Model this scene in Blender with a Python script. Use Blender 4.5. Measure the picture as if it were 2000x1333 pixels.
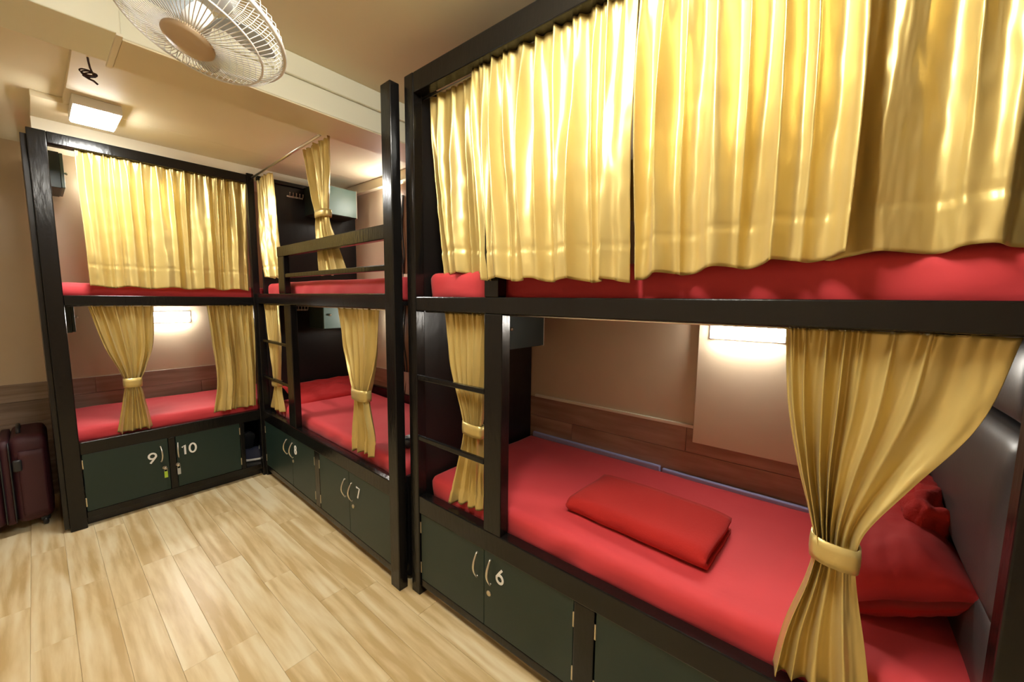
import bpy, bmesh, math, random
from mathutils import Vector, Matrix, noise
random.seed(7)
for o in list(bpy.data.objects): bpy.data.objects.remove(o)
scn = bpy.context.scene
COL = scn.collection

# ------------------------------------------------------------------ camera
YAW, PITCH, ROLL, FPX, CAMZ = math.radians(50.544), math.radians(-6.031), math.radians(0.654), 767.05, 1.43
fw = Vector((math.sin(YAW)*math.cos(PITCH), math.cos(YAW)*math.cos(PITCH), math.sin(PITCH)))
rt = Vector((math.cos(YAW), -math.sin(YAW), 0)); up = rt.cross(fw)
rt2 = rt*math.cos(ROLL) + up*math.sin(ROLL); up2 = -rt*math.sin(ROLL) + up*math.cos(ROLL)
cd = bpy.data.cameras.new('camera'); cam = bpy.data.objects.new('camera', cd); COL.objects.link(cam)
cd.sensor_width = 36.0; cd.lens = FPX*36/2000; cd.clip_start = 0.02
m = Matrix((rt2, up2, -fw)).transposed().to_4x4(); m.translation = (0, 0, CAMZ); cam.matrix_world = m
scn.camera = cam
# ------------------------------------------------------------------ world, exposure
w = bpy.data.worlds.new('world'); scn.world = w; w.use_nodes = True
w.node_tree.nodes['Background'].inputs[0].default_value = (0.9, 0.8, 0.6, 1)
w.node_tree.nodes['Background'].inputs[1].default_value = 0.05
vs = scn.view_settings; vs.view_transform = 'Standard'; vs.look = 'None'; vs.gamma = 1; vs.use_curve_mapping = False
vs.exposure = 0.75
P_MAIN, P_CEIL, P_WALL = 74, 85, 42      # lamp strengths (emission of the diffusers)

# ------------------------------------------------------------------ materials
def mat(name, col, rough=.5, metal=0., spec=.5, coat=0., bump=None, var=None, sheen=0., emit=None, coord='Object'):
    m = bpy.data.materials.new(name); m.use_nodes = True
    nt = m.node_tree; b = nt.nodes['Principled BSDF']
    b.inputs['Base Color'].default_value = (*col, 1); b.inputs['Roughness'].default_value = rough
    b.inputs['Metallic'].default_value = metal; b.inputs['Specular IOR Level'].default_value = spec
    b.inputs['Coat Weight'].default_value = coat; b.inputs['Sheen Weight'].default_value = sheen
    if emit: b.inputs['Emission Color'].default_value = (*emit[0], 1); b.inputs['Emission Strength'].default_value = emit[1]
    tc = nt.nodes.new('ShaderNodeTexCoord')
    if bump:
        sc, st, stretch = bump
        mp = nt.nodes.new('ShaderNodeMapping'); mp.inputs['Scale'].default_value = stretch
        nz = nt.nodes.new('ShaderNodeTexNoise'); nz.inputs['Scale'].default_value = sc; nz.inputs['Detail'].default_value = 4
        bp = nt.nodes.new('ShaderNodeBump'); bp.inputs['Strength'].default_value = st; bp.inputs['Distance'].default_value = .01
        nt.links.new(tc.outputs[coord], mp.inputs[0]); nt.links.new(mp.outputs[0], nz.inputs[0])
        nt.links.new(nz.outputs[0], bp.inputs['Height']); nt.links.new(bp.outputs[0], b.inputs['Normal'])
    if var:
        col2, sc, stretch = var
        mp = nt.nodes.new('ShaderNodeMapping'); mp.inputs['Scale'].default_value = stretch
        nz = nt.nodes.new('ShaderNodeTexNoise'); nz.inputs['Scale'].default_value = sc; nz.inputs['Detail'].default_value = 5
        rp = nt.nodes.new('ShaderNodeValToRGB'); rp.color_ramp.elements[0].position = .35; rp.color_ramp.elements[1].position = .65
        rp.color_ramp.elements[0].color = (*col, 1); rp.color_ramp.elements[1].color = (*col2, 1)
        nt.links.new(tc.outputs[coord], mp.inputs[0]); nt.links.new(mp.outputs[0], nz.inputs[0])
        nt.links.new(nz.outputs[0], rp.inputs[0]); nt.links.new(rp.outputs[0], b.inputs['Base Color'])
    return m

def wood(name, c1, c2, c3, axis, scale, rough, bumpst=.05):
    """grain streaks along axis, tint changes per plank"""
    m = bpy.data.materials.new(name); m.use_nodes = True; nt = m.node_tree; b = nt.nodes['Principled BSDF']
    N, L = nt.nodes.new, nt.links.new
    tc = N('ShaderNodeTexCoord'); oi = N('ShaderNodeObjectInfo'); off = N('ShaderNodeVectorMath'); off.operation = 'SCALE'
    cmb = N('ShaderNodeCombineXYZ'); L(oi.outputs['Random'], cmb.inputs[0]); L(oi.outputs['Random'], cmb.inputs[1]); L(oi.outputs['Random'], cmb.inputs[2])
    L(cmb.outputs[0], off.inputs[0]); off.inputs['Scale'].default_value = 37.
    add = N('ShaderNodeVectorMath'); L(tc.outputs['Object'], add.inputs[0]); L(off.outputs[0], add.inputs[1])
    mp = N('ShaderNodeMapping'); s = [1, 1, 1]; s[axis] = .11; mp.inputs['Scale'].default_value = s; L(add.outputs[0], mp.inputs[0])
    n1 = N('ShaderNodeTexNoise'); n1.inputs['Scale'].default_value = scale; n1.inputs['Detail'].default_value = 6; n1.inputs['Distortion'].default_value = 1.2
    n2 = N('ShaderNodeTexNoise'); n2.inputs['Scale'].default_value = scale*4.5; n2.inputs['Detail'].default_value = 4
    L(mp.outputs[0], n1.inputs[0]); L(mp.outputs[0], n2.inputs[0])
    r = N('ShaderNodeValToRGB'); e = r.color_ramp.elements; e[0].position = .34; e[0].color = (*c1, 1); e[1].position = .67; e[1].color = (*c3, 1)
    k = e.new(.5); k.color = (*c2, 1)
    mx = N('ShaderNodeMath'); mx.operation = 'MULTIPLY_ADD'; L(n2.outputs[0], mx.inputs[0]); mx.inputs[1].default_value = .45
    ad = N('ShaderNodeMath'); ad.operation = 'MULTIPLY_ADD'; L(n1.outputs[0], ad.inputs[0]); ad.inputs[1].default_value = 1.0; ad.inputs[2].default_value = -.225
    L(ad.outputs[0], mx.inputs[2]); 
    wv = N('ShaderNodeTexWave'); wv.wave_type = 'BANDS'; wv.bands_direction = 'X' if axis == 1 else 'Z'; wv.inputs['Scale'].default_value = scale*.75
    wv.inputs['Distortion'].default_value = 7; wv.inputs['Detail'].default_value = 3; wv.inputs['Detail Scale'].default_value = 1.3
    L(mp.outputs[0], wv.inputs[0]); wm = N('ShaderNodeMath'); wm.operation = 'MULTIPLY_ADD'; L(wv.outputs['Fac'], wm.inputs[0]); wm.inputs[1].default_value = .13; wm.inputs[2].default_value = -.065
    w2 = N('ShaderNodeMath'); w2.operation = 'ADD'; L(mx.outputs[0], w2.inputs[0]); L(wm.outputs[0], w2.inputs[1]); mx = w2
    rn = N('ShaderNodeMath'); rn.operation = 'MULTIPLY_ADD'; L(oi.outputs['Random'], rn.inputs[0]); rn.inputs[1].default_value = .045; rn.inputs[2].default_value = -.0225
    sm = N('ShaderNodeMath'); sm.operation = 'ADD'; L(mx.outputs[0], sm.inputs[0]); L(rn.outputs[0], sm.inputs[1])
    L(sm.outputs[0], r.inputs[0]); L(r.outputs[0], b.inputs['Base Color'])
    b.inputs['Roughness'].default_value = rough
    bp = N('ShaderNodeBump'); bp.inputs['Strength'].default_value = bumpst; bp.inputs['Distance'].default_value = .004
    L(n2.outputs[0], bp.inputs['Height']); L(bp.outputs[0], b.inputs['Normal'])
    return m

M = {}
M['black'] = mat('black_gloss_paint', (.006, .0054, .005), .2, spec=.34, bump=(60, .10, (1, 1, .25)))
M['blackpanel'] = mat('black_painted_board', (.009, .0078, .0072), .28, spec=.4, bump=(22, .10, (1, 1, .6)))
M['door'] = mat('dark_green_laminate', (.013, .030, .024), .42, spec=.4, bump=(90, .02, (1, 1, 1)))
M['green'] = mat('grey_green_laminate', (.10, .17, .14), .4)
M['greendark'] = mat('dark_green_board', (.022, .038, .033), .45)
M['steel'] = mat('brushed_steel', (.72, .68, .62), .28, metal=1)
M['brass'] = mat('hinge_metal', (.62, .55, .42), .35, metal=1)
M['white'] = mat('white_vinyl', (.85, .85, .83), .5)
M['wall'] = mat('beige_wall_paint', (.65, .525, .375), .42, bump=(14, .05, (1, 1, 1)), var=((.62, .495, .35), 3, (1, 1, 1)))
M['ceil'] = mat('cream_ceiling_paint', (.77, .68, .47), .55, bump=(10, .04, (1, 1, 1)))
M['beam'] = mat('pale_green_cream_paint', (.80, .79, .62), .5, bump=(18, .03, (1, 1, 1)))
M['trim'] = mat('cream_trim', (.82, .76, .60), .45)
M['floor'] = wood('oak_laminate', (.60, .43, .20), (.76, .60, .34), (.87, .75, .50), 1, 8, .33, .03)
M['wplank'] = wood('brown_wood_tile', (.27, .165, .115), (.35, .225, .16), (.43, .29, .21), 1, 9, .4)
M['wplankx'] = wood('brown_wood_tile_back', (.23, .165, .125), (.30, .22, .17), (.37, .28, .22), 0, 9, .4)
M['sheet'] = mat('red_bedsheet', (.64, .042, .052), .72, sheen=.12, bump=(26, .10, (1, .5, 1)))
M['blanket'] = mat('dark_red_fleece', (.43, .014, .010), .95, sheen=.03, bump=(160, .18, (1, 1, 1)))
M['pillow'] = mat('red_pillowcase', (.47, .012, .012), .8, sheen=.05, bump=(30, .10, (1, 1, 1)))
M['blue'] = mat('lavender_blue_ticking', (.40, .43, .75), .6)
M['pad'] = mat('grey_vinyl_padding', (.048, .045, .045), .38, spec=.5, bump=(120, .03, (1, 1, 1)))
M['gold'] = mat('gold_satin', (.60, .455, .15), .35, metal=.46, spec=.6, sheen=.05, bump=(34, .06, (1, 1, .14)), var=((.66, .515, .195), 9, (1, 1, .2)))
M['lamp'] = mat('lamp_diffuser_ceiling', (.9, .9, .9), .5, emit=((1, .98, .92), P_CEIL))
M['lampw'] = mat('lamp_diffuser_wall', (.9, .9, .9), .5, emit=((1, .95, .86), P_WALL))
M['lampm'] = mat('lamp_diffuser_main', (.9, .9, .9), .5, emit=((1, .97, .88), P_MAIN))
M['plastic'] = mat('white_plastic', (.80, .80, .78), .35)
M['clear'] = mat('smoky_blue_blade', (.42, .47, .52), .25)
M['fawn'] = mat('beige_cap', (.55, .42, .28), .35)
M['maroon'] = mat('maroon_nylon', (.045, .006, .012), .6, bump=(200, .08, (1, 1, 1)))
M['darkgrey'] = mat('dark_grey_plastic', (.02, .021, .024), .4)
M['cable'] = mat('dark_brown_cable', (.05, .02, .018), .5)
M['navy'] = mat('navy_canvas', (.02, .025, .06), .7)
M['shoegrey'] = mat('grey_green_suede', (.42, .42, .36), .8)
M['redrub'] = mat('red_cloth', (.5, .02, .03), .6)
M['yellowtag'] = mat('lime_tag', (.45, .65, .05), .5)
M['greytag'] = mat('grey_tag', (.45, .45, .43), .5)
M['wallshade'] = mat('unlit_wall_brown', (.22, .11, .05), .6, bump=(30, .1, (1, 1, .2)))  # brown that paints in the shade on the beige wall in the gap
M['greycloth'] = mat('grey_cloth', (.10, .10, .11), .9)

# ------------------------------------------------------------------ helpers
def link(name, me, material, parent=None, loc=(0, 0, 0), smooth=False):
    o = bpy.data.objects.new(name, me); COL.objects.link(o)
    if material: me.materials.append(M[material] if isinstance(material, str) else material)
    if parent: o.parent = parent
    o.location = loc
    if smooth:
        for p in me.polygons: p.use_smooth = True
    return o
def tag(o, label, cat, group=None):
    o['label'] = label; o['category'] = cat
    if group: o['group'] = group
    return o
def struct(o, label=None):
    o['kind'] = 'structure'
    if label: o['label'] = label
    return o
def empty(name, loc, label, cat, group=None, rz=0):
    o = bpy.data.objects.new(name, None); COL.objects.link(o); o.location = loc; o.rotation_euler = (0, 0, rz)
    o.empty_display_size = .05
    return tag(o, label, cat, group)
def box_mesh(name, sx, sy, sz, bev=.003, seg=2):
    bm = bmesh.new(); bmesh.ops.create_cube(bm, size=1)
    for v in bm.verts: v.co = Vector((v.co.x*sx, v.co.y*sy, v.co.z*sz))
    if bev: bmesh.ops.bevel(bm, geom=bm.edges[:], offset=min(bev, .45*min(sx, sy, sz)), segments=seg, affect='EDGES', profile=.5)
    me = bpy.data.meshes.new(name); bm.to_mesh(me); bm.free(); return me
def box(name, x0, x1, y0, y1, z0, z1, material, parent=None, bev=.003, seg=2):
    me = box_mesh(name, abs(x1-x0), abs(y1-y0), abs(z1-z0), bev, seg)
    return link(name, me, material, parent, ((x0+x1)/2, (y0+y1)/2, (z0+z1)/2))
class MB:
    def __init__(s): s.v = []; s.f = []
    def tube(s, pts, r, n=6, cap=True):
        b = len(s.v); pts = [Vector(p) for p in pts]
        for i, p in enumerate(pts):
            t = (pts[min(i+1, len(pts)-1)] - pts[max(i-1, 0)]).normalized()
            a = t.orthogonal().normalized() if i == 0 else (a - t*a.dot(t)).normalized()
            c = t.cross(a); rr = r[i] if isinstance(r, (list, tuple)) else r
            for k in range(n):
                q = 2*math.pi*k/n; s.v.append(p + (a*math.cos(q) + c*math.sin(q))*rr)
        for i in range(len(pts)-1):
            for k in range(n):
                s.f.append((b+i*n+k, b+i*n+(k+1) % n, b+(i+1)*n+(k+1) % n, b+(i+1)*n+k))
        if cap:
            s.f.append(tuple(b+k for k in range(n))[::-1]); e = b+(len(pts)-1)*n; s.f.append(tuple(e+k for k in range(n)))
        return s
    def ring(s, c, ax, R, r, n=48, k=6):
        ax = Vector(ax).normalized(); a = ax.orthogonal().normalized(); d = ax.cross(a); b = len(s.v)
        for i in range(n):
            q = 2*math.pi*i/n; rad = a*math.cos(q)+d*math.sin(q)
            for j in range(k):
                p = 2*math.pi*j/k; s.v.append(Vector(c) + rad*(R+r*math.cos(p)) + ax*(r*math.sin(p)))
        for i in range(n):
            for j in range(k):
                s.f.append((b+i*k+j, b+((i+1) % n)*k+j, b+((i+1) % n)*k+(j+1) % k, b+i*k+(j+1) % k))
        return s
    def lathe(s, c, ax, prof, n=32):
        ax = Vector(ax).normalized(); a = ax.orthogonal().normalized(); d = ax.cross(a); b = len(s.v)
        for (R, h) in prof:
            for i in range(n):
                q = 2*math.pi*i/n; s.v.append(Vector(c) + (a*math.cos(q)+d*math.sin(q))*R + ax*h)
        for j in range(len(prof)-1):
            for i in range(n):
                s.f.append((b+j*n+i, b+j*n+(i+1) % n, b+(j+1)*n+(i+1) % n, b+(j+1)*n+i))
        s.f.append(tuple(b+i for i in range(n))[::-1]); e = b+(len(prof)-1)*n; s.f.append(tuple(e+i for i in range(n)))
        return s
    def grid(s, fn, nu, nv):
        b = len(s.v)
        for j in range(nv+1):
            for i in range(nu+1): s.v.append(Vector(fn(i/nu, j/nv)))
        for j in range(nv):
            for i in range(nu):
                q = b+j*(nu+1)+i; s.f.append((q, q+1, q+nu+2, q+nu+1))
        return s
    def build(s, name, material, parent=None, org=None, smooth=True):
        if org is None:
            org = (0, 0, 0)
        org = Vector(org)
        me = bpy.data.meshes.new(name); me.from_pydata([tuple(v-org) for v in s.v], [], s.f); me.update()
        bm = bmesh.new(); bm.from_mesh(me); bmesh.ops.recalc_face_normals(bm, faces=bm.faces[:]); bm.to_mesh(me); bm.free()
        loc = org - (Vector(parent.location) if parent is not None and parent.get('_w') else Vector((0, 0, 0)))
        return link(name, me, material, parent, loc, smooth)
def sstep(t): t = max(0, min(1, t)); return t*t*(3-2*t)
def rbox(lo, hi, r, n, disp=None):
    """rounded box as one grid surface; disp(p, nrm) -> offset vector"""
    lo, hi = Vector(lo), Vector(hi); bm = bmesh.new()
    def face(ax, side):
        u, v = (ax+1) % 3, (ax+2) % 3; nu, nv = n[u], n[v]; g = []
        for j in range(nv+1):
            row = []
            for i in range(nu+1):
                p = Vector((0, 0, 0)); p[ax] = hi[ax] if side else lo[ax]
                p[u] = lo[u]+(hi[u]-lo[u])*i/nu; p[v] = lo[v]+(hi[v]-lo[v])*j/nv; row.append(bm.verts.new(p))
            g.append(row)
        for j in range(nv):
            for i in range(nu):
                q = (g[j][i], g[j][i+1], g[j+1][i+1], g[j+1][i]); bm.faces.new(q if side else q[::-1])
    for ax in range(3):
        for sd in (0, 1): face(ax, sd)
    bmesh.ops.remove_doubles(bm, verts=bm.verts[:], dist=1e-5)
    for v in bm.verts:
        c = Vector([max(lo[k]+r, min(hi[k]-r, v.co[k])) for k in range(3)]); d = v.co-c
        if d.length > 1e-6:
            nn = d.normalized(); v.co = c + nn*r
        else: nn = Vector((0, 0, 1))
        if disp: v.co += disp(v.co.copy(), nn)
    return bm
def bm_obj(bm, name, material, parent=None, org=(0, 0, 0), smooth=True):
    for v in bm.verts: v.co -= Vector(org)
    me = bpy.data.meshes.new(name); bm.to_mesh(me); bm.free()
    return link(name, me, material, parent, org, smooth)
def N3(x, y, z): return noise.noise(Vector((x, y, z)))

# ------------------------------------------------------------------ room shell
fl = struct(box('floor', -1.6, 2.1, -1.8, 4.3, -.06, -.012, 'floor', bev=0))
PW, PL = .124, .92
pme = box_mesh('plank', PW-.0006, PL-.0006, .012, .0007, 1); pme.materials.append(M['floor'])
i = 0; x = -1.6+PW/2
while x < 2.05:
    if x < -1.0: x += PW; continue
    y = -1.8 - random.uniform(0, PL*.9) + PL/2
    while y < 4.25+PL/2:
        if -1.75 < y < 4.1:
            p = bpy.data.objects.new('plank', pme); COL.objects.link(p); p.parent = fl
            p.location = (x-fl.location.x, y-fl.location.y, -.006-fl.location.z)
        y += PL
    x += PW; i += 1
YB, XR_A, XR_B = 4.25, 1.985, 1.90
wb = struct(box('wall_back', -1.6, 2.1, YB, YB+.1, 0, 2.6, 'wall', bev=0))
wr = struct(box('wall_right', XR_A, XR_A+.1, -1.8, 1.52, 0, 2.6, 'wall', bev=0))
wrb = struct(box('wall_right', XR_B, XR_B+.185, 1.52, YB, 0, 2.6, 'wall', bev=0))
wl = struct(box('wall_left', -1.0, -.9, -1.8, 4.35, 0, 2.6, 'wall', bev=0))
wf = struct(box('wall_front', -1.7, 2.1, -1.9, -1.8, 0, 2.6, 'wall', bev=0))
# wall column beside the reading lamp, above the wood tiles
struct(box('wall_column', XR_A-.035, XR_A, -.36, .485, .762, 1.376, 'wall', bev=.003))
struct(box('trim_1', XR_A-.014, XR_A, .485, 1.43, .822, .838, 'trim', bev=.002))
# brown wood tiles on the lower walls
def wall_tiles(parent, along, a0, a1, face, rows, L, material, seed):
    rnd = random.Random(seed)
    for r, (z0, z1) in enumerate(rows):
        a = a0 - (r % 2)*L*.45
        while a < a1-.02:
            b0, b1 = max(a, a0), min(a+L, a1)
            if b1-b0 > .04:
                if along == 'x': o = box('tile', b0+.0008, b1-.0008, face-.010, face, z0+.0008, z1-.0008, material, None, .0015, 1)
                else: o = box('tile', face-.010, face, b0+.0008, b1-.0008, z0+.0008, z1-.0008, material, None, .0015, 1)
                o.location -= parent.location; o.parent = parent
            a += L
ROWS = [(.70, .822), (.55, .70), (.40, .55), (.25, .40), (.10, .25), (0, .10)]
wall_tiles(wb, 'x', -.9, XR_B, YB, ROWS, 1.15, 'wplankx', 1)
wall_tiles(wrb, 'y', 1.52, YB-.01, XR_B, ROWS[:2], 1.15, 'wplank', 2)
wall_tiles(wr, 'y', -1.8, 1.52, XR_A, ROWS[:3], 1.16, 'wplank', 3)
# ceilings: main room, high strip at the left, dropped panel over the far bunks
ZM, ZD, ZL = 2.545, 2.40, 2.43
struct(box('ceiling', -1.6, 2.1, -1.8, 2.03, ZM, ZM+.05, 'ceil', bev=0))
struct(box('ceiling', -1.6, 2.1, 2.03, YB, ZL, ZL+.05, 'ceil', bev=0))
struct(box('ceiling', .17, 2.0, 2.27, 3.13, ZD, ZL, 'ceil', bev=.002))
struct(box('ceiling', .062, 2.0, 3.13, YB, ZD, ZL, 'ceil', bev=.002))
struct(box('trim_2', .062, XR_B, 3.475, 3.50, 2.30, ZD, 'trim', bev=.002), 'cream fascia above the far bunk')
struct(box('trim_3', XR_B-.05, XR_B, 2.30, 3.47, 2.325, ZD, 'ceil', bev=.004))
# cross beam
struct(box('beam', .264, 2.05, 2.028, 2.295, 2.337, ZM, 'beam', bev=.004), 'pale cream ceiling beam')
struct(box('beam', -1.6, .264, 2.0, 2.27, 2.334, ZM, 'beam', bev=.004), 'boxed left end of the ceiling beam')
struct(box('trim_4', .285, 2.05, 2.008, 2.028, 2.447, ZM, 'beam', bev=.006))
struct(box('trim_5', .25, .268, 1.996, 2.30, 2.326, 2.336, 'trim', bev=.002))
# beam shows beige underside: thin soffit board
struct(box('trim_6', .27, 2.05, 2.032, 2.293, 2.331, 2.339, 'ceil', bev=.001))

# ------------------------------------------------------------------ lamps
def batten(name, label, x0, x1, y0, y1, z0, z1, glow, side, lampmat):
    """body plus glowing diffuser; side: 'z-' (ceiling), 'x-' or 'y-' (wall)"""
    r = empty(name, ((x0+x1)/2, (y0+y1)/2, (z0+z1)/2), label, 'lamp')
    def b(nm, a0, a1, c0, c1, d0, d1, mt, bev):
        o = box(nm, a0, a1, c0, c1, d0, d1, mt, None, bev); o.location -= r.location; o.parent = r
    if side == 'z-':
        zm = z0+glow; b('lamp_body', x0, x1, y0, y1, zm, z1, 'plastic', .004); b('diffuser', x0+.006, x1-.006, y0+.006, y1-.006, z0, zm, lampmat, .005)
    elif side == 'x-':
        xm = x1-(x1-x0)*.4; b('lamp_body', xm, x1, y0, y1, z0, z1, 'plastic', .004); b('diffuser', x0, xm, y0+.008, y1-.008, z0+.004, z1-.004, lampmat, .012)
    else:
        ym = y1-(y1-y0)*.4; b('lamp_body', x0, x1, ym, y1, z0, z1, 'plastic', .004); b('diffuser', x0+.008, x1-.008, y0, ym, z0+.004, z1-.004, lampmat, .012)
    return r
batten('ceiling_light', 'glowing white lamp on the dropped ceiling above the far bunk', .19, .365, 2.93, 3.23, 2.345, ZD, .007, 'z-', 'lamp')
batten('ceiling_light', 'long white batten lamp on the main ceiling near the near bunk', -.05+.22, .55+.22, .44, .56, 2.475, ZM, .05, 'z-', 'lampm')
batten('wall_light', 'glowing reading lamp on the wall above the folded blanket', XR_A-.085, XR_A-.035, .15, .435, 1.265, 1.33, 0, 'x-', 'lampw')
batten('wall_light', 'glowing reading lamp behind the tied curtain of the bunk with lockers 9 and 10', .56, .84, YB-.05, YB, 1.21, 1.30, 0, 'y-', 'lampw')
batten('wall_light', 'reading lamp on the wall of the upper bunk above locker 7', XR_B-.05, XR_B, 2.715, 2.895, 2.19, 2.27, 0, 'x-', 'lampw')
batten('wall_light', 'reading lamp on the wall of the lower bunk above locker 7', XR_B-.05, XR_B, 2.715, 2.895, 1.22, 1.29, 0, 'x-', 'lampw')
batten('wall_light', 'reading lamp behind the closed curtain of the far upper bunk', .32, .58, YB-.05, YB, 2.16, 2.24, 0, 'y-', 'lampw')

# ------------------------------------------------------------------ small hardware meshes
def handle_mesh():
    mb = MB(); pts = []
    for k in range(13):
        t = k/12; pts.append((-.022*math.sin(math.pi*t)-.004, 0, (t-.5)*.112))
    mb.tube(pts, [.0035+.0015*math.sin(math.pi*k/12) for k in range(13)], 8)
    mb.tube([(0.002, 0, .052), (-.006, 0, .052)], .004, 8); mb.tube([(0.002, 0, -.052), (-.006, 0, -.052)], .004, 8)
    me = bpy.data.meshes.new('handle'); me.from_pydata([tuple(v) for v in mb.v], [], mb.f); me.update()
    for p in me.polygons: p.use_smooth = True
    me.materials.append(M['steel']); return me
HME = handle_mesh()
def lock_mesh():
    mb = MB().lathe((0, 0, 0), (-1, 0, 0), [(.0115, -.001), (.0115, .003), (.010, .005), (.004, .005), (.004, .0035)], 20)
    me = bpy.data.meshes.new('lock'); me.from_pydata([tuple(v) for v in mb.v], [], mb.f); me.update(); me.materials.append(M['brass']); return me
LME = lock_mesh()
HGE = box_mesh('hinge', .004, .006, .055, .001, 1); HGE.materials.append(M['brass'])
def put(name, me, parent, loc, rz=0, ry=0):
    o = bpy.data.objects.new(name, me); COL.objects.link(o); o.parent = parent; o.location = loc; o.rotation_euler = (0, ry, rz); return o
def stroke_paths(ch):
    """centre lines of one numeral in a unit-high cell, about 0.55 wide"""
    def arc(cx, cy, rx, ry, a0, a1, n=18): return [(cx+rx*math.cos(math.radians(a0+(a1-a0)*k/n)), cy+ry*math.sin(math.radians(a0+(a1-a0)*k/n))) for k in range(n+1)]
    if ch == '0': return [arc(0, 0, .24, .42, 90, 450, 32)]
    if ch == '1': return [[(-.15, .27), (.02, .42), (.02, -.42)]]
    if ch == '6': return [[(.13, .42)] + [(-.06, .18)] + arc(0, -.17, .245, .25, 150, 510, 28)]
    if ch == '9': return [[(-.13, -.42)] + [(.06, -.18)] + arc(0, .17, .245, .25, -30, 330, 28)]
    if ch == '7': return [[(-.24, .41), (.24, .41), (-.06, -.42)]]
    if ch == '8': return [arc(0, .21, .19, .20, 270, 630, 24), arc(0, -.20, .235, .22, 90, 450, 24)]
def digits(txt, size, parent, loc, rot):
    bm = MB(); w = .145
    for n, ch in enumerate(txt):
        cx = (n-(len(txt)-1)/2)*.60
        for pi_, path in enumerate(stroke_paths(ch)):
            pts = [Vector((x+cx, y, 0)) for x, y in path]
            closed = (pts[0]-pts[-1]).length < 1e-4; b = len(bm.v); N_ = len(pts)
            for i, p in enumerate(pts):
                a = pts[i-1] if i else (pts[-2] if closed else p); c = pts[i+1] if i < N_-1 else (pts[1] if closed else p)
                t = (c-a).normalized(); nr = Vector((-t.y, t.x, 0))
                e = t*(w*.45) if (not closed and i == N_-1) else (-t*(w*.45) if (not closed and i == 0) else Vector((0, 0, 0)))
                for sx, zz in ((-1, 0), (-1, .03), (1, .03), (1, 0)):
                    bm.v.append((p+e+nr*sx*w/2)*size+Vector((0, 0, (zz+(.012*pi_+.02*i/N_ if zz else 0))*size)))
            for i in range(N_-1):
                for k in range(3): bm.f.append((b+i*4+k, b+i*4+k+1, b+i*4+k+5, b+i*4+k+4))
            bm.f.append((b, b+1, b+2, b+3)); e = b+(N_-1)*4; bm.f.append((e, e+1, e+2, e+3))
    o = bm.build('number', 'white', parent, None, False); o.location = loc; o.rotation_euler = rot; o['label'] = 'white number '+txt; return o
RX = (math.pi/2, 0, -math.pi/2)       # text facing -x, reading towards -y
RC = (math.pi/2, 0, 0)                # text facing -y

# ------------------------------------------------------------------ bunk A (locker 6), front facing -x
AX = 1.088
A = empty('bunk_bed', (AX, -.34, 0), 'near black bunk bed with locker 6 and closed gold curtains on top', 'bunk bed', 'black two-tier bunk beds')
def ab(nm, x0, x1, y0, y1, z0, z1, mt='black', bev=.004, par=A):
    o = box(nm, x0, x1, y0, y1, z0, z1, mt, None, bev); o.location -= A.location; o.parent = A; return o
XB = XR_A-.012
ab('post', AX-.004, AX+.046, 1.452, 1.512, 0, 2.378)
ab('post', AX-.004, AX+.046, -.34, -.275, 0, 2.378)
ab('post', AX, AX+.05, .945, 1.035, .505, 1.376)
ab('post_stub', AX, AX+.05, .965, 1.035, 1.438, 1.78)
ab('top_rail', AX-.002, AX+.05, -.275, 1.452, 2.295, 2.378)
ab('middle_rail', AX-.002, AX+.05, -.275, 1.452, 1.376, 1.438)
ab('lower_rail', AX, AX+.05, -.275, 1.452, .418, .505)
ab('bottom_rail', AX+.006, AX+.05, -.275, 1.452, .045, .082)
ab('plinth', AX+.05, AX+.07, -.275, 1.452, 0, .045, 'blackpanel')
ab('rung', AX, AX+.018, 1.035, 1.452, 1.06, 1.082)
ab('rung', AX, AX+.018, 1.035, 1.452, .775, .797)
ab('end_panel', AX+.046, XB, 1.462, 1.482, .03, 2.36, 'blackpanel', .002)
ab('end_panel', AX+.05, XB, -.372, -.352, .03, 2.36, 'blackpanel', .002)
ab('bed_base', AX+.05, XB, -.35, 1.46, .44, .46, 'blackpanel', .002)
ab('bed_base', AX+.05, XB, -.35, 1.46, 1.392, 1.412, 'blackpanel', .002)
ab('divider', AX+.002, AX+.045, .535, .612, .082, .418)
def locker_pair(root, X, yL, yR, z0, z1, ysplit, num, ynum, znum, yh, zh, ykey, zkey, rot=True, off=None):
    """double doors facing -x; yL > yR (left is +y)"""
    org = root.location
    def bb(nm, x0, x1, y0, y1, a, b, mt, par, bev=.002):
        o = box(nm, x0, x1, y0, y1, a, b, mt, None, bev); return o
    d1 = box('door', X+.004, X+.02, ysplit+.0012, yL, z0, z1, 'door', None, .002)
    d2 = box('door', X+.004, X+.02, yR, ysplit-.0012, z0, z1, 'door', None, .002)
    for d in (d1, d2):
        d.location -= off; d.parent = root
    def loc(d, x, y, z): return Vector((x, y, z)) - off - d.location
    put('handle', HME, d1, loc(d1, X+.004, yh[0], zh))
    put('handle', HME, d2, loc(d2, X+.004, yh[1], zh))
    put('lock', LME, d2, loc(d2, X+.004, ykey, zkey))
    for z in (z0+.06, z1-.07):
        put('hinge', HGE, d1, loc(d1, X+.003, yL+.001, z)); put('hinge', HGE, d2, loc(d2, X+.003, yR-.001, z))
    if num: digits(num, .066, d2, loc(d2, X+.0032, ynum, znum), RX)
locker_pair(A, AX+.002, 1.447, .615, .084, .416, 1.035, '6', .948, .338, (1.072, .997), .335, 1.006, .238, off=Vector(A.location))
locker_pair(A, AX+.002, .531, -.27, .084, .416, .13, None, 0, 0, (.165, .095), .335, .10, .238, off=Vector(A.location))

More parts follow.
